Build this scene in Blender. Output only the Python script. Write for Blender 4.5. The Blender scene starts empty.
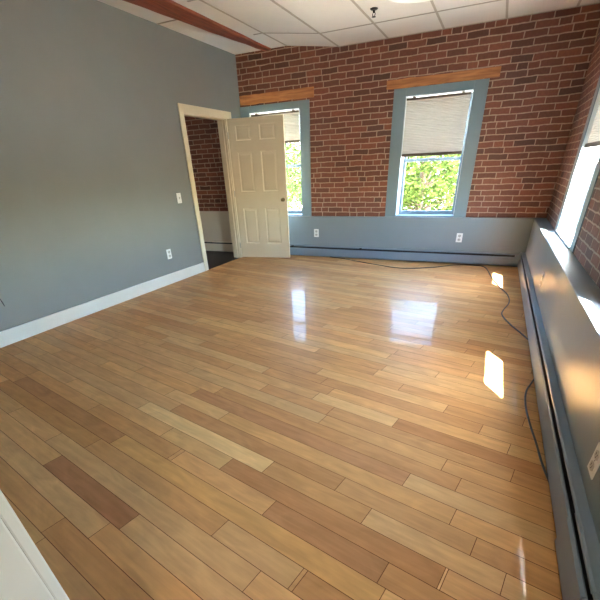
import bpy, bmesh, math, random
from mathutils import Vector, Matrix
random.seed(7)
S = bpy.context.scene
COL = S.collection

# ------------------------------------------------------------------ helpers
def obj(name, bm, m, parent=None, smooth=False, bevel=0.0):
    me = bpy.data.meshes.new(name)
    bmesh.ops.recalc_face_normals(bm, faces=bm.faces[:])
    bm.to_mesh(me); bm.free()
    if smooth:
        for p in me.polygons: p.use_smooth = True
    me.materials.append(m)
    o = bpy.data.objects.new(name, me)
    COL.objects.link(o)
    if parent: o.parent = parent
    if bevel:
        b = o.modifiers.new('bevel', 'BEVEL'); b.width = bevel; b.segments = 2; b.limit_method = 'ANGLE'
    return o

def struct(name, bm, m, parent=None, **k):
    o = obj(name, bm, m, parent, **k)
    if not parent: o['kind'] = 'structure'
    return o

def empty(name, loc=(0, 0, 0), rz=0.0, parent=None):
    o = bpy.data.objects.new(name, None); COL.objects.link(o)
    o.empty_display_size = 0.05
    o.location = loc; o.rotation_euler = (0, 0, rz)
    if parent: o.parent = parent
    return o

def tag(o, label, cat, group=None):
    o['label'] = label; o['category'] = cat
    if group: o['group'] = group
    return o

def thing(name, label, cat, loc=(0, 0, 0), rz=0.0, group=None):
    return tag(empty(name, loc, rz), label, cat, group)

def copy_tree(o, parent=None):
    c = o.copy(); COL.objects.link(c)
    if parent: c.parent = parent
    for ch in list(o.children): copy_tree(ch, c)
    return c

def box(bm, x0, x1, y0, y1, z0, z1):
    v = [bm.verts.new(p) for p in ((x0,y0,z0),(x1,y0,z0),(x1,y1,z0),(x0,y1,z0),(x0,y0,z1),(x1,y0,z1),(x1,y1,z1),(x0,y1,z1))]
    for f in ((3,2,1,0),(4,5,6,7),(0,1,5,4),(1,2,6,5),(2,3,7,6),(3,0,4,7)):
        bm.faces.new([v[i] for i in f])
    return bm

def B(*a):
    bm = bmesh.new()
    for t in a: box(bm, *t)
    return bm

def prism(bm, pts, a, b, axis):
    """closed 2-D outline extruded along axis. axis 'x': pts are (y,z); 'y': (x,z); 'z': (x,y)"""
    def P(p, t):
        return {'x': (t, p[0], p[1]), 'y': (p[0], t, p[1]), 'z': (p[0], p[1], t)}[axis]
    A = [bm.verts.new(P(p, a)) for p in pts]; C = [bm.verts.new(P(p, b)) for p in pts]
    n = len(pts)
    bm.faces.new(A); bm.faces.new(C[::-1])
    for i in range(n): bm.faces.new((A[i], C[i], C[(i+1) % n], A[(i+1) % n]))
    return bm

def lathe(prof, seg=32, axis='z'):
    bm = bmesh.new(); rings = []
    for r, h in prof:
        ring = []
        for i in range(seg):
            a = 2*math.pi*i/seg
            c, s = r*math.cos(a), r*math.sin(a)
            ring.append(bm.verts.new({'z': (c, s, h), 'y': (c, h, s), 'x': (h, c, s)}[axis]))
        rings.append(ring)
    for a, b in zip(rings, rings[1:]):
        for i in range(seg): bm.faces.new((a[i], a[(i+1) % seg], b[(i+1) % seg], b[i]))
    bm.faces.new(rings[0]); bm.faces.new(rings[-1])
    return bm

def tube(pts, r, seg=8, close=True, bm=None):
    bm = bm or bmesh.new(); rings = []
    pts = [Vector(p) for p in pts]
    rr = r if isinstance(r, (list, tuple)) else [r]*len(pts)
    for i, p in enumerate(pts):
        t = (pts[min(i+1, len(pts)-1)] - pts[max(i-1, 0)]).normalized()
        up = Vector((0, 0, 1)) if abs(t.z) < .9 else Vector((1, 0, 0))
        s = t.cross(up).normalized(); u = s.cross(t).normalized()
        rings.append([bm.verts.new(p + (s*math.cos(2*math.pi*k/seg) + u*math.sin(2*math.pi*k/seg))*rr[i]) for k in range(seg)])
    for a, b in zip(rings, rings[1:]):
        for k in range(seg): bm.faces.new((a[k], a[(k+1) % seg], b[(k+1) % seg], b[k]))
    bm.faces.new(rings[0][::-1]); bm.faces.new(rings[-1])
    return bm

def catmull(P, n=6):
    P = [Vector(p) for p in P]; out = []
    for i in range(len(P)-1):
        p0, p1, p2, p3 = P[max(i-1, 0)], P[i], P[i+1], P[min(i+2, len(P)-1)]
        for k in range(n):
            t = k/n
            out.append(0.5*((2*p1)+(p2-p0)*t+(2*p0-5*p1+4*p2-p3)*t*t+(3*p1-p0-3*p2+p3)*t**3))
    out.append(P[-1]); return out

# ------------------------------------------------------------------ materials
def lin(c):
    return tuple(((v/255)/12.92 if v/255 <= .04045 else ((v/255+.055)/1.055)**2.4) for v in c)

def newmat(name):
    m = bpy.data.materials.new(name); m.use_nodes = True
    nt = m.node_tree; b = nt.nodes['Principled BSDF']
    return m, nt, b

def N(nt, t, **k):
    n = nt.nodes.new(t)
    for a, v in k.items(): setattr(n, a, v)
    return n

def math_(nt, op, a, b=None, c=None):
    n = N(nt, 'ShaderNodeMath', operation=op)
    for i, v in enumerate((a, b, c)):
        if v is None: continue
        if isinstance(v, (int, float)): n.inputs[i].default_value = v
        else: nt.links.new(v, n.inputs[i])
    return n.outputs[0]

def paint(name, col, rough=.5, bump=.02, scale=60, spec=.5, mottle=.05, metallic=0.0):
    m, nt, b = newmat(name)
    tc = N(nt, 'ShaderNodeTexCoord'); no = N(nt, 'ShaderNodeTexNoise')
    no.inputs['Scale'].default_value = 3.0; no.inputs['Detail'].default_value = 3
    nt.links.new(tc.outputs['Object'], no.inputs['Vector'])
    mx = N(nt, 'ShaderNodeMix', data_type='RGBA')
    nt.links.new(no.outputs['Fac'], mx.inputs['Factor'])
    mx.inputs['A'].default_value = tuple(v*(1-mottle) for v in col)+(1,)
    mx.inputs['B'].default_value = tuple(min(1, v*(1+mottle)) for v in col)+(1,)
    nt.links.new(mx.outputs['Result'], b.inputs['Base Color'])
    b.inputs['Roughness'].default_value = rough
    b.inputs['Specular IOR Level'].default_value = spec
    b.inputs['Metallic'].default_value = metallic
    if bump:
        n2 = N(nt, 'ShaderNodeTexNoise'); n2.inputs['Scale'].default_value = scale; n2.inputs['Detail'].default_value = 2
        nt.links.new(tc.outputs['Object'], n2.inputs['Vector'])
        bp = N(nt, 'ShaderNodeBump'); bp.inputs['Strength'].default_value = bump; bp.inputs['Distance'].default_value = .01
        nt.links.new(n2.outputs['Fac'], bp.inputs['Height']); nt.links.new(bp.outputs['Normal'], b.inputs['Normal'])
    return m

def brick(name, axis, tint=1.0):
    """running-bond old brick, u along world axis 'X' or 'Y', v along Z"""
    m, nt, b = newmat(name)
    L_, H_ = .246, .0715
    tc = N(nt, 'ShaderNodeTexCoord'); sep = N(nt, 'ShaderNodeSeparateXYZ')
    wob = N(nt, 'ShaderNodeTexNoise'); wob.inputs['Scale'].default_value = 7; wob.inputs['Detail'].default_value = 3
    nt.links.new(tc.outputs['Object'], wob.inputs['Vector'])
    nt.links.new(tc.outputs['Object'], sep.inputs[0])
    w = math_(nt, 'MULTIPLY', math_(nt, 'SUBTRACT', wob.outputs['Fac'], .5), .022)
    z = math_(nt, 'ADD', sep.outputs['Z'], w)
    x = math_(nt, 'ADD', sep.outputs[axis], math_(nt, 'MULTIPLY', w, 1.3))
    v = math_(nt, 'DIVIDE', z, H_)
    row = math_(nt, 'FLOOR', v); fv = math_(nt, 'FRACT', v)
    wn = N(nt, 'ShaderNodeTexWhiteNoise', noise_dimensions='1D'); nt.links.new(row, wn.inputs['W'])
    par = math_(nt, 'MULTIPLY', math_(nt, 'MODULO', row, 2.0), .5)
    off = math_(nt, 'ADD', par, math_(nt, 'MULTIPLY', wn.outputs['Value'], .30))
    u = math_(nt, 'ADD', math_(nt, 'ADD', math_(nt, 'DIVIDE', x, L_), off), 60.0)
    cell = math_(nt, 'FLOOR', u); fu = math_(nt, 'FRACT', u)
    cv = N(nt, 'ShaderNodeCombineXYZ'); nt.links.new(cell, cv.inputs[0]); nt.links.new(row, cv.inputs[1])
    w2 = N(nt, 'ShaderNodeTexWhiteNoise', noise_dimensions='2D'); nt.links.new(cv.outputs[0], w2.inputs['Vector'])
    split = math_(nt, 'LESS_THAN', w2.outputs['Value'], .16)      # some bricks are headers: two in one cell
    half = math_(nt, 'MULTIPLY', math_(nt, 'GREATER_THAN', fu, .5), split)
    cv2 = N(nt, 'ShaderNodeCombineXYZ'); nt.links.new(cell, cv2.inputs[0]); nt.links.new(row, cv2.inputs[1]); nt.links.new(half, cv2.inputs[2])
    w3 = N(nt, 'ShaderNodeTexWhiteNoise', noise_dimensions='3D'); nt.links.new(cv2.outputs[0], w3.inputs['Vector'])
    # distance to nearest joint in metres
    du = math_(nt, 'MULTIPLY', math_(nt, 'MINIMUM', fu, math_(nt, 'SUBTRACT', 1.0, fu)), L_)
    dh = math_(nt, 'MULTIPLY', math_(nt, 'ABSOLUTE', math_(nt, 'SUBTRACT', fu, .5)), L_)
    dh = math_(nt, 'ADD', dh, math_(nt, 'MULTIPLY', math_(nt, 'SUBTRACT', 1.0, split), 1.0))
    dv = math_(nt, 'MULTIPLY', math_(nt, 'MINIMUM', fv, math_(nt, 'SUBTRACT', 1.0, fv)), H_)
    d = math_(nt, 'MINIMUM', math_(nt, 'MINIMUM', du, dh), dv)
    mr = N(nt, 'ShaderNodeMapRange'); nt.links.new(d, mr.inputs['Value'])
    mr.inputs['From Min'].default_value = .0040; mr.inputs['From Max'].default_value = .0075
    msk = mr.outputs['Result']
    rp = N(nt, 'ShaderNodeValToRGB'); nt.links.new(w3.outputs['Value'], rp.inputs['Fac'])
    cr = rp.color_ramp; cols = [(0, (92,62,52)), (.12, (112,70,56)), (.45, (122,75,59)), (.75, (130,80,62)), (.94, (142,88,66)), (1, (104,72,62))]
    cr.elements[0].position = 0; cr.elements[0].color = lin(cols[0][1])+(1,)
    cr.elements[1].position = 1; cr.elements[1].color = lin(cols[-1][1])+(1,)
    for p, c in cols[1:-1]:
        e = cr.elements.new(p); e.color = lin(c)+(1,)
    gr = N(nt, 'ShaderNodeTexNoise'); gr.inputs['Scale'].default_value = 38; gr.inputs['Detail'].default_value = 4
    nt.links.new(tc.outputs['Object'], gr.inputs['Vector'])
    g = N(nt, 'ShaderNodeMapRange'); nt.links.new(gr.outputs['Fac'], g.inputs['Value'])
    g.inputs['To Min'].default_value = .72*tint; g.inputs['To Max'].default_value = 1.26*tint
    mul = N(nt, 'ShaderNodeMix', data_type='RGBA', blend_type='MULTIPLY'); mul.inputs['Factor'].default_value = 1
    nt.links.new(rp.outputs['Color'], mul.inputs['A']); nt.links.new(g.outputs['Result'], mul.inputs['B'])
    mo = N(nt, 'ShaderNodeMix', data_type='RGBA'); nt.links.new(gr.outputs['Fac'], mo.inputs['Factor'])
    mo.inputs['A'].default_value = tuple(v*tint for v in lin((154,126,108)))+(1,); mo.inputs['B'].default_value = tuple(v*tint for v in lin((208,180,158)))+(1,)
    mx = N(nt, 'ShaderNodeMix', data_type='RGBA'); nt.links.new(msk, mx.inputs['Factor'])
    nt.links.new(mo.outputs['Result'], mx.inputs['A']); nt.links.new(mul.outputs['Result'], mx.inputs['B'])
    nt.links.new(mx.outputs['Result'], b.inputs['Base Color'])
    b.inputs['Roughness'].default_value = .62; b.inputs['Specular IOR Level'].default_value = .35
    hb = math_(nt, 'ADD', math_(nt, 'MULTIPLY', msk, 1.0), math_(nt, 'MULTIPLY', gr.outputs['Fac'], .45))
    bp = N(nt, 'ShaderNodeBump'); bp.inputs['Strength'].default_value = .55; bp.inputs['Distance'].default_value = .008
    nt.links.new(hb, bp.inputs['Height']); nt.links.new(bp.outputs['Normal'], b.inputs['Normal'])
    return m

def timber(name, c0, c1, axis, rough=.7):
    m, nt, b = newmat(name)
    tc = N(nt, 'ShaderNodeTexCoord'); mp = N(nt, 'ShaderNodeMapping')
    sc = {'x': (1.2, 14, 14), 'y': (14, 1.2, 14)}[axis]; mp.inputs['Scale'].default_value = sc
    nt.links.new(tc.outputs['Object'], mp.inputs['Vector'])
    no = N(nt, 'ShaderNodeTexNoise'); no.inputs['Scale'].default_value = 2.2; no.inputs['Detail'].default_value = 6; no.inputs['Distortion'].default_value = .6
    nt.links.new(mp.outputs['Vector'], no.inputs['Vector'])
    rp = N(nt, 'ShaderNodeValToRGB'); nt.links.new(no.outputs['Fac'], rp.inputs['Fac'])
    rp.color_ramp.elements[0].position = .3; rp.color_ramp.elements[0].color = lin(c0)+(1,)
    rp.color_ramp.elements[1].position = .7; rp.color_ramp.elements[1].color = lin(c1)+(1,)
    nt.links.new(rp.outputs['Color'], b.inputs['Base Color'])
    b.inputs['Roughness'].default_value = rough
    bp = N(nt, 'ShaderNodeBump'); bp.inputs['Strength'].default_value = .5; bp.inputs['Distance'].default_value = .006
    nt.links.new(no.outputs['Fac'], bp.inputs['Height']); nt.links.new(bp.outputs['Normal'], b.inputs['Normal'])
    return m

PLANK_ANG = math.atan(-.21)
def floor_mat():
    m, nt, b = newmat('honey maple planks')
    at = N(nt, 'ShaderNodeAttribute', attribute_name='plank'); rnd = N(nt, 'ShaderNodeAttribute', attribute_name='seed')
    tc = N(nt, 'ShaderNodeTexCoord')
    mp = N(nt, 'ShaderNodeMapping'); mp.vector_type = 'POINT'
    mp.inputs['Rotation'].default_value = (0, 0, -PLANK_ANG)
    nt.links.new(tc.outputs['Object'], mp.inputs['Vector'])
    ad = N(nt, 'ShaderNodeVectorMath', operation='ADD'); nt.links.new(mp.outputs['Vector'], ad.inputs[0]); nt.links.new(rnd.outputs['Color'], ad.inputs[1])
    st = N(nt, 'ShaderNodeVectorMath', operation='MULTIPLY'); nt.links.new(ad.outputs[0], st.inputs[0]); st.inputs[1].default_value = (1.6, 22, 1)
    no = N(nt, 'ShaderNodeTexNoise'); no.inputs['Scale'].default_value = 1.6; no.inputs['Detail'].default_value = 6; no.inputs['Distortion'].default_value = .8
    nt.links.new(st.outputs[0], no.inputs['Vector'])
    st2 = N(nt, 'ShaderNodeVectorMath', operation='MULTIPLY'); nt.links.new(ad.outputs[0], st2.inputs[0]); st2.inputs[1].default_value = (3.0, 8, 1)
    n2 = N(nt, 'ShaderNodeTexNoise'); n2.inputs['Scale'].default_value = 1.3; n2.inputs['Detail'].default_value = 3; n2.inputs['Distortion'].default_value = 1.4
    nt.links.new(st2.outputs[0], n2.inputs['Vector'])
    g = N(nt, 'ShaderNodeMapRange'); nt.links.new(no.outputs['Fac'], g.inputs['Value'])
    g.inputs['From Min'].default_value = .25; g.inputs['From Max'].default_value = .75; g.inputs['To Min'].default_value = .86; g.inputs['To Max'].default_value = 1.10
    g2 = N(nt, 'ShaderNodeMapRange'); nt.links.new(n2.outputs['Fac'], g2.inputs['Value'])
    g2.inputs['From Min'].default_value = .25; g2.inputs['From Max'].default_value = .8; g2.inputs['To Min'].default_value = 1.10; g2.inputs['To Max'].default_value = .84
    gg = math_(nt, 'MULTIPLY', g.outputs['Result'], g2.outputs['Result'])
    mul = N(nt, 'ShaderNodeMix', data_type='RGBA', blend_type='MULTIPLY'); mul.inputs['Factor'].default_value = 1
    nt.links.new(at.outputs['Color'], mul.inputs['A']); nt.links.new(gg, mul.inputs['B'])
    nt.links.new(mul.outputs['Result'], b.inputs['Base Color'])
    b.inputs['Roughness'].default_value = .4; b.inputs['Specular IOR Level'].default_value = .04
    b.inputs['Coat Weight'].default_value = .10; b.inputs['Coat Roughness'].default_value = .045; b.inputs['Coat IOR'].default_value = 1.5
    n3 = N(nt, 'ShaderNodeTexNoise'); n3.inputs['Scale'].default_value = 9; n3.inputs['Detail'].default_value = 1
    nt.links.new(tc.outputs['Object'], n3.inputs['Vector'])
    bp = N(nt, 'ShaderNodeBump'); bp.inputs['Strength'].default_value = .03; bp.inputs['Distance'].default_value = .01
    nt.links.new(n3.outputs['Fac'], bp.inputs['Height']); nt.links.new(bp.outputs['Normal'], b.inputs['Normal']); nt.links.new(bp.outputs['Normal'], b.inputs['Coat Normal'])
    return m

def glass_mat():
    m = bpy.data.materials.new('window glass'); m.use_nodes = True
    nt = m.node_tree; nt.nodes.clear()
    out = N(nt, 'ShaderNodeOutputMaterial'); tr = N(nt, 'ShaderNodeBsdfTransparent'); gl = N(nt, 'ShaderNodeBsdfGlossy')
    tr.inputs['Color'].default_value = (.90, .95, .93, 1); gl.inputs['Roughness'].default_value = .02
    lw = N(nt, 'ShaderNodeLayerWeight'); lw.inputs['Blend'].default_value = .5
    fr = math_(nt, 'ADD', math_(nt, 'MULTIPLY', math_(nt, 'POWER', lw.outputs['Facing'], 5.0), .7), .05)
    mx = N(nt, 'ShaderNodeMixShader'); nt.links.new(fr, mx.inputs[0]); nt.links.new(tr.outputs[0], mx.inputs[1]); nt.links.new(gl.outputs[0], mx.inputs[2])
    nt.links.new(mx.outputs[0], out.inputs[0]); return m

def cloth_mat(name, col, trans):
    m = bpy.data.materials.new(name); m.use_nodes = True
    nt = m.node_tree; nt.nodes.clear()
    out = N(nt, 'ShaderNodeOutputMaterial'); di = N(nt, 'ShaderNodeBsdfDiffuse'); tl = N(nt, 'ShaderNodeBsdfTranslucent')
    tc = N(nt, 'ShaderNodeTexCoord'); mp = N(nt, 'ShaderNodeMapping'); mp.inputs['Scale'].default_value = (1.5, 1.5, 30)
    nt.links.new(tc.outputs['Object'], mp.inputs['Vector'])
    no = N(nt, 'ShaderNodeTexNoise'); no.inputs['Scale'].default_value = 4; no.inputs['Detail'].default_value = 3; nt.links.new(mp.outputs['Vector'], no.inputs['Vector'])
    mx0 = N(nt, 'ShaderNodeMix', data_type='RGBA'); nt.links.new(no.outputs['Fac'], mx0.inputs['Factor'])
    mx0.inputs['A'].default_value = tuple(v*.86 for v in col)+(1,); mx0.inputs['B'].default_value = tuple(v*1.1 for v in col)+(1,)
    nt.links.new(mx0.outputs['Result'], di.inputs['Color'])
    m2 = N(nt, 'ShaderNodeMix', data_type='RGBA', blend_type='MULTIPLY'); m2.inputs['Factor'].default_value = 1
    nt.links.new(mx0.outputs['Result'], m2.inputs['A']); m2.inputs['B'].default_value = (trans, trans, trans*.96, 1)
    nt.links.new(m2.outputs['Result'], tl.inputs['Color'])
    ad = N(nt, 'ShaderNodeAddShader'); nt.links.new(di.outputs[0], ad.inputs[0]); nt.links.new(tl.outputs[0], ad.inputs[1])
    nt.links.new(ad.outputs[0], out.inputs[0]); return m

def lamp_mat(name, col, strength):
    m, nt, b = newmat(name)
    b.inputs['Base Color'].default_value = (.85, .86, .8, 1); b.inputs['Roughness'].default_value = .3
    b.inputs['Emission Color'].default_value = col+(1,); b.inputs['Emission Strength'].default_value = strength
    m.cycles.emission_sampling = 'NONE'
    return m

M = dict(
    grey=paint('grey wall paint', lin((128,129,125)), .46, .015, 90),
    trimgrey=paint('blue grey trim paint', lin((124,143,152)), .36, .02, 50),
    knee=paint('semi gloss blue grey paint', lin((131,141,146)), .34, .012, 14),
    heater=paint('blue grey enamel', lin((122,136,150)), .33, .01, 30),
    white=paint('white trim paint', lin((226,220,205)), .4, .015, 40),
    cream=paint('cream door paint', lin((222,208,178)), .4, .015, 40),
    vinyl=paint('white vinyl', lin((225,230,232)), .35, 0),
    sash=paint('shadow grey sash', lin((120,134,144)), .4, 0),  # white sashes greyed: their backlit shadow is put into the colour
    plate=paint('white plastic', lin((235,235,232)), .3, 0),
    black=paint('black slot', lin((18,18,20)), .6, 0),
    fins_shadow=paint('dark fins and slot shadow', lin((26,30,36)), .6, 0),
    cable=paint('dark brown cable rubber', lin((42,33,30)), .45, 0),
    brass=paint('aged brass', lin((140,122,88)), .35, 0, metallic=.8),
    steel=paint('dull steel', lin((150,150,150)), .4, 0, metallic=.9),
    dark=paint('blackened bronze', lin((40,34,30)), .45, 0, metallic=.4),
    tile=paint('ceiling tile', lin((226,220,212)), .85, .25, 130),
    tbar=paint('ceiling t bar', lin((172,162,146)), .6, 0),
    hallfloor=paint('dark hall floor', lin((44,40,42)), .5, .03, 30),
    hallwhite=paint('off white hall paint', lin((225,214,196)), .5, .015, 40),
    brickX=brick('red brick', 'X'), brickY=brick('red brick', 'Y'),
    lintel=timber('old pine lintel', (160,100,58), (212,144,88), 'x'),
    beam=timber('stained beam', (110,50,30), (156,78,48), 'y', .6),
    glass=glass_mat(), shade=cloth_mat('linen shade cloth', (.68,.65,.60), .020),
    shaderail=paint('taupe shade rail', lin((96,84,70)), .5, 0),
    lampglass=lamp_mat('lit opal glass', (.90,1.0,.84), .030),
    ground=paint('pale bounce ground', lin((176,166,148)), .9, .3, 4, mottle=.2),  # ground colour made pale to bounce daylight up onto the ceiling
    bark=paint('bark', lin((84,68,54)), .9, .6, 12, mottle=.3),
)

# ------------------------------------------------------------------ measured layout (metres)
XL = -4.05; YB = 6.638; YK = 6.588; XK = .564; XR = .71; ZL = .652; ZC = 2.78; ZS = 2.885
YF = .2            # room face of the front wall

# floor: every plank its own strip of faces in one mesh
def make_floor():
    H = 1.36; F = 375.023; yaw, pit, rol = -.4488, -.5528, -.043
    f = Vector((math.sin(yaw)*math.cos(pit), math.cos(yaw)*math.cos(pit), math.sin(pit)))
    rt = Vector((math.cos(yaw), -math.sin(yaw), 0)); up = rt.cross(f)
    r = rt*math.cos(rol)+up*math.sin(rol); u = -rt*math.sin(rol)+up*math.cos(rol)
    def uv(px, py):
        d = f + r*((px-300)/F) - u*((py-400)/F); t = -H/d.z; p = d*t
        c, s = math.cos(PLANK_ANG), math.sin(PLANK_ANG)
        return (p.x*c+p.y*s, -p.x*s+p.y*c)
    W = .1075; v0 = uv(300, 513.7)[1]
    joints = [uv(*p) for p in [(406,480),(367,515),(444,580),(301,572),(226,464),(267,468),(221,527),(252,581),(297,585),(179,455),(396,422),(481,429),(445,410),(444,465),(374,374),(402,386),(467,376),(220,390),(227,414),(330,392),(267,370),(74,380),(144,405),(170,430),(54,437),(177,407),(125,435),(177,452),(444,572)]]
    tones = [((205,432),(222,182,124)),((200,453),(206,162,106)),((180,470),(186,134,88)),((80,471),(176,124,82)),((370,540),(184,132,84)),((330,500),(196,146,92)),((350,545),(184,132,86)),((260,480),(184,132,84)),((430,440),(184,130,82)),((300,560),(206,156,96)),((420,500),(204,154,98)),((380,470),(186,134,88)),((100,415),(196,146,92)),((70,405),(182,132,84)),((90,440),(192,142,88))]
    tones = [(uv(*p), c) for p, c in tones]
    palette = [(208,160,106),(203,153,99),(213,167,113),(198,147,94),(206,156,103),(210,162,106),(194,142,90),(204,153,98),(208,163,110)]
    bm = bmesh.new(); cl = bm.loops.layers.float_color.new('plank'); sl = bm.loops.layers.float_color.new('seed')
    c, s = math.cos(PLANK_ANG), math.sin(PLANK_ANG)
    def poly(pts, z, color, seed, tilt=0.0, vc=0.0):
        """clip a u,v rectangle to the room and add it"""
        q = [(a*c-b*s, a*s+b*c) for a, b in pts]
        for ax, lim, sg in ((0, XL, 1), (0, XK, -1), (1, YF-2.0, 1), (1, YK, -1)):
            out = []
            for i in range(len(q)):
                A, Bp = q[i], q[(i+1) % len(q)]
                ia, ib = (A[ax]-lim)*sg >= 0, (Bp[ax]-lim)*sg >= 0
                if ia: out.append(A)
                if ia != ib:
                    t = (lim-A[ax])/(Bp[ax]-A[ax]); out.append((A[0]+(Bp[0]-A[0])*t, A[1]+(Bp[1]-A[1])*t))
            q = out
            if len(q) < 3: return
        try: fc = bm.faces.new([bm.verts.new((x, y, z+tilt*((-x*s+y*c)-vc))) for x, y in q])
        except Exception: return
        for l in fc.loops: l[cl] = color; l[sl] = seed
    rnd = random.Random(11)
    for k in range(-36, 58):
        va = v0+k*W; vb = va+W
        js = sorted(j[0] for j in joints if va <= j[1] < vb)
        cuts = []; x = -6.2-rnd.random()
        while x < 3.4:
            cuts.append(x); x += rnd.uniform(.55, 1.6)
        for j in js: cuts = [q for q in cuts if abs(q-j) > .55]
        cuts = sorted(cuts+js)
        for a, b in zip(cuts, cuts[1:]):
            col = rnd.choice(palette); fk = rnd.uniform(.97, 1.04); col = tuple(q*fk for q in col)
            for (tu, tv), tc in tones:
                if va <= tv < vb and a <= tu < b: col = tc
            col = lin(col)+(1,); seed = (rnd.uniform(0, 40), rnd.uniform(0, 40), 0, 1)
            g = .0013; tilt = rnd.uniform(-.0045, .0045)
            poly([(a+g, va+g), (b-g, va+g), (b-g, vb-g), (a+g, vb-g)], 0.0, col, seed, tilt, (va+vb)/2)
    dark = lin((92,56,32))+(1,)
    poly([(-9, -9), (9, -9), (9, 12), (-9, 12)], -.0012, dark, (0, 0, 0, 1))
    o = obj('floor', bm, floor_mat()); o['kind'] = 'structure'
make_floor()

# ------------------------------------------------------------------ walls with window openings
def wall_openings(u0, u1, z0, z1, holes):
    """rectangles of a wall around holes (a,b,za,zb)"""
    rects = []; x = u0
    for a, b, za, zb in sorted(holes):
        rects.append((x, a, z0, z1))
        if za > z0: rects.append((a, b, z0, za))
        if zb < z1: rects.append((a, b, zb, z1))
        x = b
    rects.append((x, u1, z0, z1))
    return rects

W_IN = .872; ZW0, ZW1 = .66, 2.155
wb = [(-3.885+.0, -2.985), (-1.374, -.500)]                # back window openings in x
wr = [(4.24, 5.33), (1.42, 2.48)]                        # right window openings in y
TH = .29                                                   # masonry thickness

bm = bmesh.new()
for a, b, z0, z1 in wall_openings(XL, XR+TH, -.2, 3.3, [(w[0], w[1], ZW0, ZW1) for w in wb]): box(bm, a, b, YB, YB+TH, z0, z1)
struct('wall_back', bm, M['brickX'])
bm = bmesh.new()
for a, b, z0, z1 in wall_openings(-1.75, YB, -.2, 3.3, [(w[0], w[1], ZW0, ZW1) for w in sorted(wr)]): box(bm, XR, XR+TH, a, b, z0, z1)
struct('wall_right', bm, M['brickY'])
# painted knee walls with a ledge on top
struct('wall_back_lower', B((XL, XK+.02, YK, YB, -.05, ZL)), M['knee'], bevel=.006)
struct('wall_right_lower', B((XK, XR, YF, YB, -.05, ZL)), M['knee'], bevel=.006)

# left wall with the doorway
DY0, DY1, DZ = 5.14, 6.15, 2.06; TL = .13
bm = bmesh.new()
box(bm, XL-TL, XL, -.2, DY0, -.05, 3.3); box(bm, XL-TL, XL, DY1, YB, -.05, 3.3); box(bm, XL-TL, XL, DY0, DY1, DZ, 3.3)
wl = struct('wall_left', bm, M['grey'])
obj('scuff_mark', tube([(XL+.001, 2.004, .425), (XL+.001, 2.012, .385), (XL+.001, 2.016, .345)], [.003, .005, .003], 6), M['black'], wl)
struct('baseboard_left', B((XL, XL+.018, YF, DY0-.09, 0, .14)), M['white'], bevel=.005)

# front wall with the doorway the photograph is taken from
DX = -.65
struct('wall_front', B((XL-TL, DX-.02, -.16, YF-.022, -.05, 3.3), (.40, XR+TH, -.16, YF-.022, -.05, 3.3), (DX-.02, .40, -.16, YF-.022, 2.1, 3.3)), M['grey'])
struct('trim_1', B((DX-.02, DX, -.18, YF-.022, 0, 2.1), (DX-.11, DX-.004, YF-.022, YF, 0, 2.16), (DX-.11, DX-.004, -.182, -.16, 0, 2.16),
                   (.385, .40, -.18, YF-.022, 0, 2.1), (DX, .385, -.16, YF-.022, 2.085, 2.1)), M['white'], bevel=.004)
# landing behind the camera
struct('wall_landing', B((-1.6, -1.5, -1.75, -.16, -.05, 3.3), (.45, .55, -1.75, -.16, -.05, 3.3), (-1.6, .55, -1.85, -1.75, -.05, 3.3)), M['grey'])

# ceiling: drop ceiling, raised towards the left wall
prof = [(XR+TH, ZC), (-2.36, ZC), (-3.16, ZS), (XL-.05, ZS+.003)]
bm = bmesh.new()
prism(bm, prof+[(x, z+.05) for x, z in reversed(prof)], -1.85, YB+.05, 'y')
ce = struct('ceiling', bm, M['tile'])
def czat(x):
    for (xa, za), (xb, zb) in zip(prof, prof[1:]):
        if xb <= x <= xa: return za+(zb-za)*(x-xa)/(xb-xa)
    return ZC
bm = bmesh.new()
for x in (.44, -.265, -.97, -1.675, -2.36, -3.16):
    z = czat(x); box(bm, x-.013, x+.013, -1.8, YB, z-.004, z+.004)
for y in (5.92, 4.56, 3.20, 1.84, .48):
    for xa, xb in zip(prof, prof[1:]):
        pa, pb = xa, xb
        if pb[0] < -3.2: pb = (-3.30, ZS)
        prism(bm, [(pa[0], pa[1]-.003), (pb[0], pb[1]-.003), (pb[0], pb[1]+.003), (pa[0], pa[1]+.003)], y-.013, y+.013, 'y')
for y in (4.93, 3.55, 2.2): box(bm, XL, -3.60, y-.011, y+.011, ZS-.003, ZS+.004)
prism(bm, [(XR, ZC-.004), (-2.36, ZC-.004), (-2.36, ZC+.004), (XR, ZC+.004)], YB-.018, YB+.01, 'y')
obj('ceiling_grid', bm, M['tbar'], ce)

# rough timber beam under the ceiling
bm = bmesh.new(); n = 26; rings = []
rb = random.Random(3)
for i in range(n+1):
    y = YF+(YB-YF)*i/n
    xr = -3.42+rb.uniform(-.006, .006); xl = max(-3.55-.105*(YB-y), XL+.03)+rb.uniform(-.008, .008)
    zb = 2.862+rb.uniform(-.003, .003)
    rings.append([bm.verts.new(p) for p in ((xl, y, ZS+.0), (xl+.012, y, zb+.008), (xl+.03, y, zb), (xr-.03, y, zb), (xr-.008, y, zb+.008), (xr, y, ZS+.0))])
for a, b in zip(rings, rings[1:]):
    for k in range(6): bm.faces.new((a[k], b[k], b[(k+1) % 6], a[(k+1) % 6]))
bm.faces.new(rings[0]); bm.faces.new(rings[-1][::-1])
tag(obj('ceiling_beam', bm, M['beam']), 'red-brown rough timber beam set into the ceiling along the left wall', 'beam')

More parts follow.
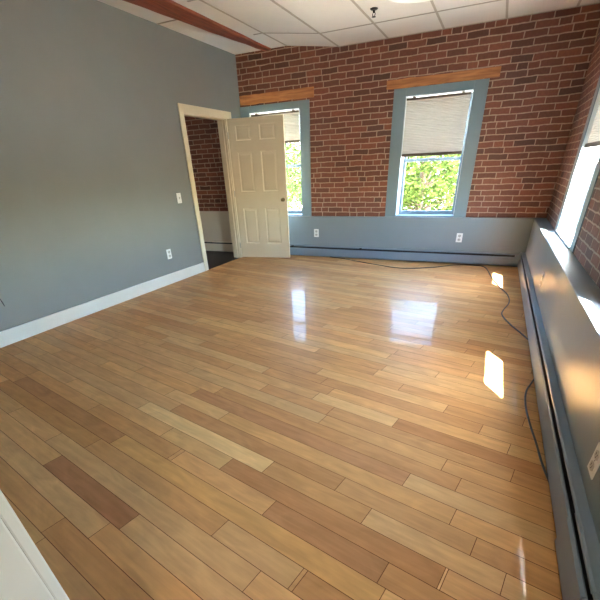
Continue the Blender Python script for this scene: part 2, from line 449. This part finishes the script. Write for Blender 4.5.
# timber lintels in the brick over the back windows
def lintel(x0, x1, z0, z1, label, seed):
    r_ = random.Random(seed); bm = bmesh.new(); rings = []
    for i in range(15):
        x = x0+(x1-x0)*i/14; j = lambda: r_.uniform(-.004, .004)
        rings.append([bm.verts.new(p) for p in ((x, YB-.012+j(), z0+j()), (x, YB-.012+j(), z1+j()), (x, YB+.05, z1), (x, YB+.05, z0))])
    for a, b in zip(rings, rings[1:]):
        for k in range(4): bm.faces.new((a[k], b[k], b[(k+1) % 4], a[(k+1) % 4]))
    bm.faces.new(rings[0]); bm.faces.new(rings[-1][::-1])
    return tag(obj('timber_lintel', bm, M['lintel']), label, 'lintel', 'timber lintels over the windows')
lintel(-4.04, -2.745, 2.262, 2.385, 'long bare wood lintel above the window half hidden by the door', 1)
lintel(-1.65, -.225, 2.245, 2.345, 'knotty bare wood lintel above the back window with the lowered shade', 2)

# ------------------------------------------------------------------ windows: built in local coords, u across, d outwards, z up
def frame_box(bm, T, u0, u1, d0, d1, z0, z1):
    P = [T(u, d, z) for u, d, z in ((u0,d0,z0),(u1,d0,z0),(u1,d1,z0),(u0,d1,z0),(u0,d0,z1),(u1,d0,z1),(u1,d1,z1),(u0,d1,z1))]
    v = [bm.verts.new(p) for p in P]
    for f in ((3,2,1,0),(4,5,6,7),(0,1,5,4),(1,2,6,5),(2,3,7,6),(3,0,4,7)): bm.faces.new([v[i] for i in f])

def window(name, T, w, z0=ZW0, z1=ZW1, rail=1.40, proud=.022):
    """w: width of the opening; d=0 is the brick face"""
    root = empty(name); root['kind'] = 'structure'
    h = w/2; cw = .165
    bm = bmesh.new()
    frame_box(bm, T, -h-cw, -h+.004, -proud, 0.0, ZL, z1+.085)
    frame_box(bm, T, h-.004, h+cw, -proud, 0.0, ZL, z1+.085)
    frame_box(bm, T, -h+.004, h-.004, -proud, 0.0, z1-.004, z1+.085)
    obj('casing', bm, M['trimgrey'], root, bevel=.003)
    bm = bmesh.new()   # lining boards of the deep reveal
    frame_box(bm, T, -h-.001, -h+.012, 0, .27, z0, z1); frame_box(bm, T, h-.012, h+.001, 0, .27, z0, z1)
    frame_box(bm, T, -h, h, 0, .27, z1-.012, z1+.001); 
    obj('jamb_lining', bm, M['vinyl'], root)
    bm = bmesh.new(); frame_box(bm, T, -h, h, -.02, .29, z0-.004, z0+.012)
    obj('stool', bm, M['trimgrey'], root, bevel=.003)
    def sash(nm, d, za, zb, bot):
        bm = bmesh.new(); s = .038
        frame_box(bm, T, -h+.014, -h+.014+s, d, d+.035, za, zb); frame_box(bm, T, h-.014-s, h-.014, d, d+.035, za, zb)
        frame_box(bm, T, -h+.014+s, h-.014-s, d, d+.035, za, za+bot); frame_box(bm, T, -h+.014+s, h-.014-s, d, d+.035, zb-.035, zb)
        o = obj(nm, bm, M['sash'], root, bevel=.003)
        bm = bmesh.new(); e = -h+.014+s
        P = [T(u, d+.018, z) for u, z in ((e, za+bot), (-e, za+bot), (-e, zb-.035), (e, zb-.035))]
        bm.faces.new([bm.verts.new(p) for p in P])
        obj('pane', bm, M['glass'], o); return o
    sash('upper_sash', .205, rail-.02, z1-.014, .035)
    lo = sash('lower_sash', .165, z0+.014, rail+.02, .05)
    bm = bmesh.new(); frame_box(bm, T, -.035, .035, .145, .17, rail+.018, rail+.034); frame_box(bm, T, -.006, .05, .14, .158, rail+.034, rail+.042)
    obj('sash_lock', bm, M['plate'], lo)
    return root

def shade(T, w, ztop, zbot, label, gl=.012, gr=.03):
    root = thing('pleated_shade', label, 'window shade', T(0, .035, zbot), 0, 'pleated shades in the windows')
    base = T(0, .035, zbot)
    TT = lambda u, d, z: tuple(Vector(T(u, d, z))-Vector(base))
    u0, u1 = -w/2+gl, w/2-gr
    bm = bmesh.new(); frame_box(bm, TT, u0, u1, .015, .055, ztop-.026, ztop); obj('head_rail', bm, M['shaderail'], root, bevel=.003)
    bm = bmesh.new(); frame_box(bm, TT, u0, u1, .018, .052, zbot, zbot+.036); obj('bottom_rail', bm, M['shaderail'], root, bevel=.003)
    n = max(8, int((ztop-.026-zbot-.036)/.019)); bm = bmesh.new(); prev = None   # pleats: zigzag cloth
    for i in range(2*n+1):
        z = zbot+.036+(ztop-.026-zbot-.036)*i/(2*n); d = .032+(.007 if i % 2 else -.003)
        cur = [bm.verts.new(TT(u0, d, z)), bm.verts.new(TT(u1, d, z))]
        if prev: bm.faces.new((prev[0], prev[1], cur[1], cur[0]))
        prev = cur
    obj('cloth', bm, M['shade'], root)
    for u in (u0+.10, u1-.10):
        bm = bmesh.new(); frame_box(bm, TT, u-.018, u+.018, .012, .06, ztop-.006, ZW1-.010); obj('bracket', bm, M['shaderail'], root)
    return root

def TB(cx): return lambda u, d, z: (cx+u, YB+d, z)
def TR(cy): return lambda u, d, z: (XR+d, cy-u, z)
c1 = sum(wb[0])/2; c2 = sum(wb[1])/2; r1 = sum(wr[0])/2; r2 = sum(wr[1])/2
window('window_1', TB(c1), wb[0][1]-wb[0][0]); window('window_2', TB(c2), wb[1][1]-wb[1][0])
window('window_3', TR(r1), wr[0][1]-wr[0][0], rail=1.28, proud=.008); window('window_4', TR(r2), wr[1][1]-wr[1][0], rail=1.28, proud=.008)
shade(TB(c1), wb[0][1]-wb[0][0], 2.132, 1.715, 'short pleated linen shade in the back window behind the open door')
shade(TB(c2), wb[1][1]-wb[1][0], 2.132, 1.448, 'pleated linen shade lowered halfway in the fully visible back window')
shade(TR(r1), wr[0][1]-wr[0][0], 2.132, 1.43, 'pleated shade in the sunlit right wall window near the back corner')
shade(TR(r2), wr[1][1]-wr[1][0], 2.132, 1.43, 'pleated shade in the right wall window nearest the camera')

# ------------------------------------------------------------------ doorway and six-panel door
bm = bmesh.new()
for x0, x1 in ((XL, XL+.018), (XL-TL-.018, XL-TL)):
    box(bm, x0, x1, DY0-.085, DY0+.005, 0, DZ); box(bm, x0, x1, DY1-.005, DY1+.165 if x0 == XL else DY1+.085, 0, DZ)
    box(bm, x0, x1, DY0-.085, DY1+.165 if x0 == XL else DY1+.085, DZ-.005, DZ+.095)
struct('trim_2', bm, M['cream'], bevel=.004)
struct('trim_3', B((XL-TL, XL, DY0-.001, DY0+.016, 0, DZ), (XL-TL, XL, DY1-.016, DY1+.001, 0, DZ), (XL-TL, XL, DY0, DY1, DZ-.016, DZ+.001),
                   (XL-.075, XL-.04, DY0+.016, DY0+.028, 0, DZ-.016), (XL-.075, XL-.04, DY1-.028, DY1-.016, 0, DZ-.016)), M['cream'])
door = empty('door_1', (XL+.018, DY1+.035, .012), math.radians(8.0)); door['kind'] = 'structure'
DW, DH, DT = .925, 2.045, .038
cols = [(.125, .385), (.525, .79)]; rows = [(.235, .80), (1.045, 1.605), (1.755, 1.955)]
bm = bmesh.new()
xs = [0, cols[0][0], cols[0][1], cols[1][0], cols[1][1], DW]
for a, b in ((xs[0], xs[1]), (xs[2], xs[3]), (xs[4], xs[5])): box(bm, a, b, -DT/2, DT/2, 0, DH)
zz = [0]+[z for r_ in rows for z in r_]+[DH]
for a, b in cols:
    for i in range(0, 8, 2): box(bm, a, b, -DT/2, DT/2, zz[i], zz[i+1])
leaf = obj('door_leaf', bm, M['cream'], door, bevel=.0)
for a, b in cols:
    for z0, z1 in rows:
        bm = bmesh.new(); box(bm, a, b, -.008, .008, z0, z1)
        for sg in (-1, 1):      # ovolo moulding and raised field
            y0 = sg*.008; y1 = sg*.0155; i = .034
            q0 = [(a+.018, z0+.018), (b-.018, z0+.018), (b-.018, z1-.018), (a+.018, z1-.018)]; q1 = [(a+i+.012, z0+i+.012), (b-i-.012, z0+i+.012), (b-i-.012, z1-i-.012), (a+i+.012, z1-i-.012)]
            V0 = [bm.verts.new((x, y0, z)) for x, z in q0]; V1 = [bm.verts.new((x, y1, z)) for x, z in q1]
            bm.faces.new(V1)
            for k in range(4): bm.faces.new((V0[k], V0[(k+1) % 4], V1[(k+1) % 4], V1[k]))
            m_ = [(a, z0), (b, z0), (b, z1), (a, z1)]; mi = [(a+.016, z0+.016), (b-.016, z0+.016), (b-.016, z1-.016), (a+.016, z1-.016)]
            U0 = [bm.verts.new((x, sg*DT/2*.97, z)) for x, z in m_]; U1 = [bm.verts.new((x, y0, z)) for x, z in mi]
            for k in range(4): bm.faces.new((U0[k], U0[(k+1) % 4], U1[(k+1) % 4], U1[k]))
        obj('panel', bm, M['cream'], door)
for sg in (-1, 1):
    pf = [(.030, sg*DT/2), (.030, sg*(DT/2+.006)), (.012, sg*(DT/2+.010)), (.011, sg*(DT/2+.030)), (.022, sg*(DT/2+.038)), (.027, sg*(DT/2+.050)), (.024, sg*(DT/2+.062)), (.010, sg*(DT/2+.067))]
    k = obj('door_knob', lathe(pf, 24, 'y'), M['brass'], door, smooth=True); k.location = (.862, 0, .918)
obj('latch_plate', B((DW-.001, DW+.002, -.012, .012, .885, .95)), M['brass'], door)
for z in (.2, 1.02, 1.83):
    bm = tube([(-.006, -DT/2-.006, z-.045), (-.006, -DT/2-.006, z+.045)], .007, 10)
    obj('hinge', bm, M['steel'], door)

# hall beyond the doorway: the same outer wall goes on
struct('wall_hall_back', B((-6.3, XL-TL, YB, YB+TH, -.2, 3.3)), M['brickX'])
struct('wall_hall_lower', B((-6.3, XL-TL, YK, YB, -.05, .72)), M['hallwhite'])
struct('wall_hall_left', B((-6.4, -6.3, 2.6, YB+TH, -.05, 3.3)), M['grey'])
struct('wall_hall_front', B((-6.4, XL-TL, 2.5, 2.6, -.05, 3.3)), M['grey'])
struct('floor_hall', B((-6.3, XL, 2.6, YK, -.06, .001)), M['hallfloor'])
struct('ceiling_hall', B((-6.4, XL-TL, 2.5, YB+TH, 2.75, 2.8)), M['tile'])

# ------------------------------------------------------------------ baseboard heaters (profile: p = out from wall, z up)
def heater(name, label, P, a, b, axis, mat, closures=(), depth=.06, joints=(), hz=.205):
    """P(p) -> coordinate across; extruded a..b along axis"""
    root = thing(name, label, 'heater', group=None)
    def pr(pts): 
        bm = bmesh.new(); return prism(bm, [(P(p), z) for p, z in pts], a, b, axis)
    obj('front_panel', pr([(depth, .022), (depth+.004, .026), (depth+.004, hz-.046), (depth-.002, hz-.036), (depth-.006, hz-.038), (depth-.001, hz-.048), (depth-.001, .028)]), mat, root)
    obj('back_plate', pr([(0, .012), (.003, .012), (.003, hz-.006), (0, hz-.006)]), M['fins_shadow'], root)  # enamel plate coloured dark to paint the shadow inside the slot
    obj('hood', pr([(.003, hz), (depth-.018, hz-.001), (depth-.011, hz-.005), (depth-.010, hz-.013), (depth-.013, hz-.013), (depth-.014, hz-.006), (depth-.020, hz-.005), (.003, hz-.005)]), mat, root)
    obj('fin_tube', pr([(.008, .05), (depth-.012, .05), (depth-.012, hz-.075), (.008, hz-.075)]), M['fins_shadow'], root)
    for c0, c1 in closures:
        bm = bmesh.new(); prism(bm, [(P(p), z) for p, z in ((.003, .008), (depth+.007, .008), (depth+.007, .158), (depth, hz), (.003, hz+.003))], c0, c1, axis)
        obj('end_cap', bm, mat, root, bevel=.002)
    for c0, c1 in joints:
        bm = bmesh.new(); prism(bm, [(P(p), z) for p, z in ((depth+.004, .016), (depth+.011, .018), (depth+.011, hz-.044), (depth+.001, hz-.032), (depth-.002, hz-.035), (depth+.004, hz-.046))], c0, c1, axis)
        prism(bm, [(P(p), z) for p, z in ((.003, hz+.001), (.003, hz+.004), (depth-.017, hz+.002), (depth-.008, hz-.003), (depth-.007, hz-.014), (depth-.010, hz-.014), (depth-.011, hz-.005), (depth-.018, hz-.001))], c0, c1, axis)
        obj('joint_cover', bm, mat, root)
    return root
hb = heater('baseboard_heater', 'long blue-grey baseboard heater along the back brick wall', lambda p: YK-p, -3.92, XK-.064, 'x', M['heater'], closures=[(-3.93, -3.88), (.44, XK-.064)], hz=.180)
for x in (-3.16, -1.89):
    obj('damper_clip', B((x-.02, x+.02, YK-.062, YK-.045, .150, .178)), M['black'], hb)
heater('baseboard_heater', 'long blue-grey baseboard heater along the right wall under the windows', lambda p: XK-p, YF+.05, YK-.066, 'y', M['heater'], closures=[(YF+.02, YF+.06)], joints=[(.98, 1.33)])
obj('corner_cap', B((XK-.066, XK-.001, YK-.066, YK-.002, .006, .200)), M['heater'], hb, bevel=.004)
heater('baseboard_heater', 'white baseboard heater in the dark hall seen through the doorway', lambda p: YK-p, -6.25, XL-TL-.02, 'x', M['hallwhite'], hz=.19)

# ------------------------------------------------------------------ outlets and switch (local: x across, -y out of the wall)
def outlet_proto():
    t = empty('wall_outlet')
    obj('cover_plate', B((-.043, .043, -.006, 0, -.064, .064)), M['plate'], t, bevel=.002)
    for zc in (-.027, .027):
        bm = bmesh.new(); pts = [(.0215*math.copysign(min(abs(math.cos(a))*1.25, 1), math.cos(a)), .0185*math.sin(a)+zc) for a in [2*math.pi*i/20 for i in range(20)]]
        prism(bm, pts, -.009, -.005, 'y'); s = obj('socket', bm, paint_socket, t)
        for x, hh in ((-.008, .006), (.008, .005)): obj('slot', B((x-.0018, x+.0018, -.0095, -.008, zc-hh+.003, zc+hh+.003)), M['black'], s)
        bm = bmesh.new(); prism(bm, [(.003*math.cos(a), .003*math.sin(a)+zc-.010) for a in [2*math.pi*i/10 for i in range(10)]], -.0095, -.008, 'y'); obj('ground_hole', bm, M['black'], s)
    obj('screw', lathe([(.003, -.0055), (.003, -.0072), (.0015, -.0078)], 10, 'y'), M['steel'], t)
    return t
paint_socket = paint('outlet socket', lin((196,194,188)), .35, 0)
p0 = outlet_proto()
spots = [((-2.713, YK, .388), 0, 'white outlet on the back lower wall nearest the open door'),
         ((-.368, YK, .375), 0, 'white outlet on the back lower wall below the fully visible window'),
         ((XL, 4.333, .394), math.pi/2, 'white outlet low on the grey left wall, near the baseboard'),
         ((XK, 1.50, .335), -math.pi/2, 'white outlet on the right lower wall at the photo\'s right edge'),
         ((XK, 4.26, .375), -math.pi/2, 'outlet on the right lower wall under the far window, catching orange light')]
for i, (loc, rz, lab) in enumerate(spots):
    o = p0 if i == 0 else copy_tree(p0)
    o.location = loc; o.rotation_euler = (0, 0, rz); tag(o, lab, 'outlet', 'white wall outlets')
t = thing('light_switch', 'white toggle light switch on the grey left wall beside the doorway', 'light switch', (XL, 4.757, 1.065), math.pi/2)
obj('cover_plate', B((-.043, .043, -.006, 0, -.064, .064)), M['plate'], t, bevel=.002)
bm = bmesh.new(); prism(bm, [(-.006, -.012), (-.006, .012), (-.017, .012), (-.016, .003)], -.005, .005, 'x'); obj('toggle', bm, paint_socket, t)
obj('toggle_slot', B((-.007, .007, -.0066, -.005, -.014, .014)), paint_socket, t)
for z in (-.045, .045):
    s = obj('screw', lathe([(.003, -.0055), (.003, -.0072), (.0015, -.0078)], 10, 'y'), M['steel'], t); s.location = (0, 0, z)

# ------------------------------------------------------------------ cable on the floor
pts = [(-2.45, 6.56), (-2.18, 6.482), (-1.629, 6.218), (-1.108, 6.029), (-.687, 6.176), (-.359, 6.44), (-.073, 6.49), (.073, 6.378), (.166, 5.845), (.256, 5.395), (.355, 5.013), (.371, 4.696),
       (.311, 4.389), (.302, 4.22), (.371, 3.971), (.480, 3.695), (.535, 3.50), (.545, 3.2), (.535, 2.95), (.488, 2.774), (.45, 2.638), (.437, 2.455), (.449, 2.243), (.473, 2.025), (.492, 1.829), (.53, 1.62)]
tag(obj('floor_cable', tube(catmull([(x, y, .0075) for x, y in pts], 6), .006, 8), M['cable'], smooth=True), 'thin dark cable snaking along the floor beside the heaters', 'cable')

# ------------------------------------------------------------------ ceiling fixtures
def circ(a, b, c):
    ax, ay = a; bx, by = b; cx, cy = c
    d = 2*(ax*(by-cy)+bx*(cy-ay)+cx*(ay-by))
    ux = ((ax*ax+ay*ay)*(by-cy)+(bx*bx+by*by)*(cy-ay)+(cx*cx+cy*cy)*(ay-by))/d
    uy = ((ax*ax+ay*ay)*(cx-bx)+(bx*bx+by*by)*(ax-cx)+(cx*cx+cy*cy)*(bx-ax))/d
    return ux, uy, math.hypot(ax-ux, ay-uy)
LX, LY, LR = -.95, 4.85, .42
t = thing('ceiling_light', 'round opal glass ceiling light cut off by the photo\'s top edge', 'ceiling light', (LX, LY, ZC))
obj('mounting_ring', lathe([(LR*.93, 0), (LR*.95, -.01), (LR*.95, -.025), (LR*.9, -.03)], 48), M['white'], t, smooth=True)
obj('glass_dome', lathe([(LR*.94, -.022), (LR, -.03), (LR*.99, -.045), (LR*.93, -.068), (LR*.78, -.092), (LR*.55, -.11), (LR*.28, -.12), (.01, -.122)], 48), M['lampglass'], t, smooth=True)
t = thing('fire_sprinkler', 'small dark pendant sprinkler hanging from a ceiling tile by the light', 'sprinkler', (-1.545, 5.44, ZC))
obj('escutcheon', lathe([(.042, .006), (.042, -.003), (.034, -.010), (.020, -.014), (.012, -.014)], 24), M['dark'], t, smooth=True)
obj('body', lathe([(.011, -.012), (.011, -.030), (.007, -.034)], 16), M['dark'], t, smooth=True)
obj('yoke', tube([(-.007, 0, -.028), (-.016, 0, -.042), (-.006, 0, -.064)], .0035, 6, bm=tube([(.007, 0, -.028), (.016, 0, -.042), (.006, 0, -.064)], .0035, 6)), M['dark'], t)
obj('deflector', lathe([(.006, -.062), (.022, -.064), (.022, -.067), (.004, -.068)], 20), M['dark'], t)

# ------------------------------------------------------------------ outdoors
struct('ground', B((-70, 45, -50, 70, -3.3, -3.2)), M['ground'])
def leafmat(name, c0, c1):
    m = bpy.data.materials.new(name); m.use_nodes = True
    nt = m.node_tree; nt.nodes.clear()
    out = N(nt, 'ShaderNodeOutputMaterial'); di = N(nt, 'ShaderNodeBsdfDiffuse'); tl = N(nt, 'ShaderNodeBsdfTranslucent')
    ge = N(nt, 'ShaderNodeNewGeometry'); rp = N(nt, 'ShaderNodeValToRGB')
    nt.links.new(ge.outputs['Random Per Island'], rp.inputs['Fac'])
    rp.color_ramp.elements[0].color = lin(c0)+(1,); rp.color_ramp.elements[1].color = lin(c1)+(1,)
    nt.links.new(rp.outputs['Color'], di.inputs['Color']); nt.links.new(rp.outputs['Color'], tl.inputs['Color'])
    mx = N(nt, 'ShaderNodeMixShader'); mx.inputs[0].default_value = .35
    nt.links.new(di.outputs[0], mx.inputs[1]); nt.links.new(tl.outputs[0], mx.inputs[2]); nt.links.new(mx.outputs[0], out.inputs[0])
    return m
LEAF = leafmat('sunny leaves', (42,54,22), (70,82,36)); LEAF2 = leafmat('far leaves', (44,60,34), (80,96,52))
def leaf_cloud(bm, c, rx, ry, rz, n, size, r_):
    for _ in range(n):
        while True:
            p = Vector((r_.uniform(-1, 1), r_.uniform(-1, 1), r_.uniform(-1, 1)))
            if .45 < p.length < 1: break
        q = Vector((c[0]+p.x*rx, c[1]+p.y*ry, c[2]+p.z*rz))
        s = size*r_.uniform(.6, 1.3)
        a = Vector((r_.uniform(-1, 1), r_.uniform(-1, 1), r_.uniform(-.5, .5))).normalized(); b = a.cross(Vector((r_.uniform(-1, 1), r_.uniform(-1, 1), r_.uniform(-1, 1)))).normalized()
        bm.faces.new([bm.verts.new(q+a*s*i+b*s*j*.55) for i, j in ((-1, 0), (-.2, .7), (1, 0), (-.2, -.7))])
def tree(x, y, h, spread, seed, label):
    r_ = random.Random(seed)
    t = thing('broadleaf_tree', label, 'tree', (x, y, -3.2), 0, 'trees outside the back windows')
    bm = tube([(0, 0, -.1), (.05, 0, h*.25), (-.04, .05, h*.5), (0, 0, h*.85)], [.26, .2, .15, .05], 10)
    tr = obj('trunk', bm, M['bark'], t, smooth=True)
    bm = bmesh.new(); fb = bmesh.new()
    for i in range(26):
        a = i*2.4+r_.uniform(-.3, .3); hh = h*(.36+.60*i/26); sp = spread*(1.0-.75*abs(i/26-.38))*r_.uniform(.55, 1.0)
        e = Vector((math.cos(a)*sp, math.sin(a)*sp, hh+h*.06))
        tube([(0, 0, hh-h*.10), (e*.5)+Vector((0, 0, (hh-h*.10)*.5+.1)), e], [.07, .05, .02], 6, bm=bm)
        leaf_cloud(fb, e, spread*.42, spread*.42, h*.13, 700, .10, r_)
    obj('branch', bm, M['bark'], t); obj('foliage', fb, LEAF, t)
tree(-2.6, 17.0, 6.6, 3.0, 5, 'sunlit green tree outside the fully visible back window')
tree(-11.5, 20.0, 7.2, 3.2, 6, 'pale overexposed green tree outside the window behind the door')
r_ = random.Random(9); bm = bmesh.new()
for i in range(60):
    a = -2.9+5.2*i/60; R = 36+r_.uniform(-3, 3)
    leaf_cloud(bm, (-4+R*math.sin(a*.5)*1.2, 4+R*math.cos(a*.5), -1.2+r_.uniform(0, 2.2)), 3.2, 2.5, 2.6, 380, .34, r_)
o = tag(obj('distant_woodland', bm, LEAF2), 'hazy belt of distant green trees filling the view beyond the back windows', 'trees'); o['kind'] = 'stuff'

# ------------------------------------------------------------------ light
sun = bpy.data.lights.new('sun', 'SUN'); sun.energy = 11.0; sun.angle = math.radians(.6); sun.color = (1.0, .95, .88)
so = bpy.data.objects.new('sun', sun); COL.objects.link(so)
so.rotation_euler = Vector((-.40, .62, -1)).to_track_quat('-Z', 'Y').to_euler(); so.location = (6, -8, 14)
wd = bpy.data.worlds.new('sky'); S.world = wd; wd.use_nodes = True
nt = wd.node_tree; bg = nt.nodes['Background']
sky = N(nt, 'ShaderNodeTexSky'); sky.sky_type = 'NISHITA'; sky.sun_disc = False
sky.sun_elevation = math.radians(53.5); sky.sun_rotation = math.radians(143); sky.air_density = 1.0; sky.ozone_density = 2.0; sky.dust_density = 1.0
haze = N(nt, 'ShaderNodeMix', data_type='RGBA'); haze.inputs['Factor'].default_value = .06; haze.inputs['B'].default_value = (.62, .60, .56, 1)   # thin bright cloud
nt.links.new(sky.outputs[0], haze.inputs['A']); nt.links.new(haze.outputs['Result'], bg.inputs['Color']); bg.inputs['Strength'].default_value = .55

ll = bpy.data.lights.new('landing_fill', 'AREA'); ll.shape = 'DISK'; ll.size = .35; ll.energy = 1.5; ll.color = (1, .9, .76)  # unseen fill light, added to brighten the white jamb by the camera
lo_ = bpy.data.objects.new('landing_fill', ll); COL.objects.link(lo_); lo_.location = (.15, -.85, 2.74)
hl = bpy.data.lights.new('hall_fill', 'AREA'); hl.shape = 'DISK'; hl.size = .35; hl.energy = 0.8; hl.color = (1, .92, .8)  # unseen fill light, added because the hall rendered too dark
ho = bpy.data.objects.new('hall_fill', hl); COL.objects.link(ho); ho.location = (-5.3, 4.7, 2.73)

# ------------------------------------------------------------------ camera
yaw, pit, rol = -.4488, -.5528, -.043
f = Vector((math.sin(yaw)*math.cos(pit), math.cos(yaw)*math.cos(pit), math.sin(pit)))
rt = Vector((math.cos(yaw), -math.sin(yaw), 0)); up = rt.cross(f)
r = rt*math.cos(rol)+up*math.sin(rol); u = -rt*math.sin(rol)+up*math.cos(rol)
cam = bpy.data.cameras.new('camera'); co = bpy.data.objects.new('camera', cam); COL.objects.link(co)
cam.sensor_fit = 'HORIZONTAL'; cam.sensor_width = 36; cam.lens = 375.023/600*36; cam.shift_y = 100/600; cam.clip_start = .02
mw = Matrix((r, u, -f)).transposed().to_4x4(); mw.translation = (0, 0, 1.36); co.matrix_world = mw
S.camera = co

S.view_settings.view_transform = 'Standard'; S.view_settings.look = 'None'; S.view_settings.gamma = 1
S.view_settings.use_curve_mapping = False; S.view_settings.exposure = 4.25
S.cycles.use_light_tree = False; S.cycles.use_adaptive_sampling = False; S.cycles.max_bounces = 12; S.cycles.diffuse_bounces = 8; S.cycles.glossy_bounces = 5; S.cycles.transparent_max_bounces = 16
S.cycles.sample_clamp_indirect = 8; S.cycles.use_denoising = True
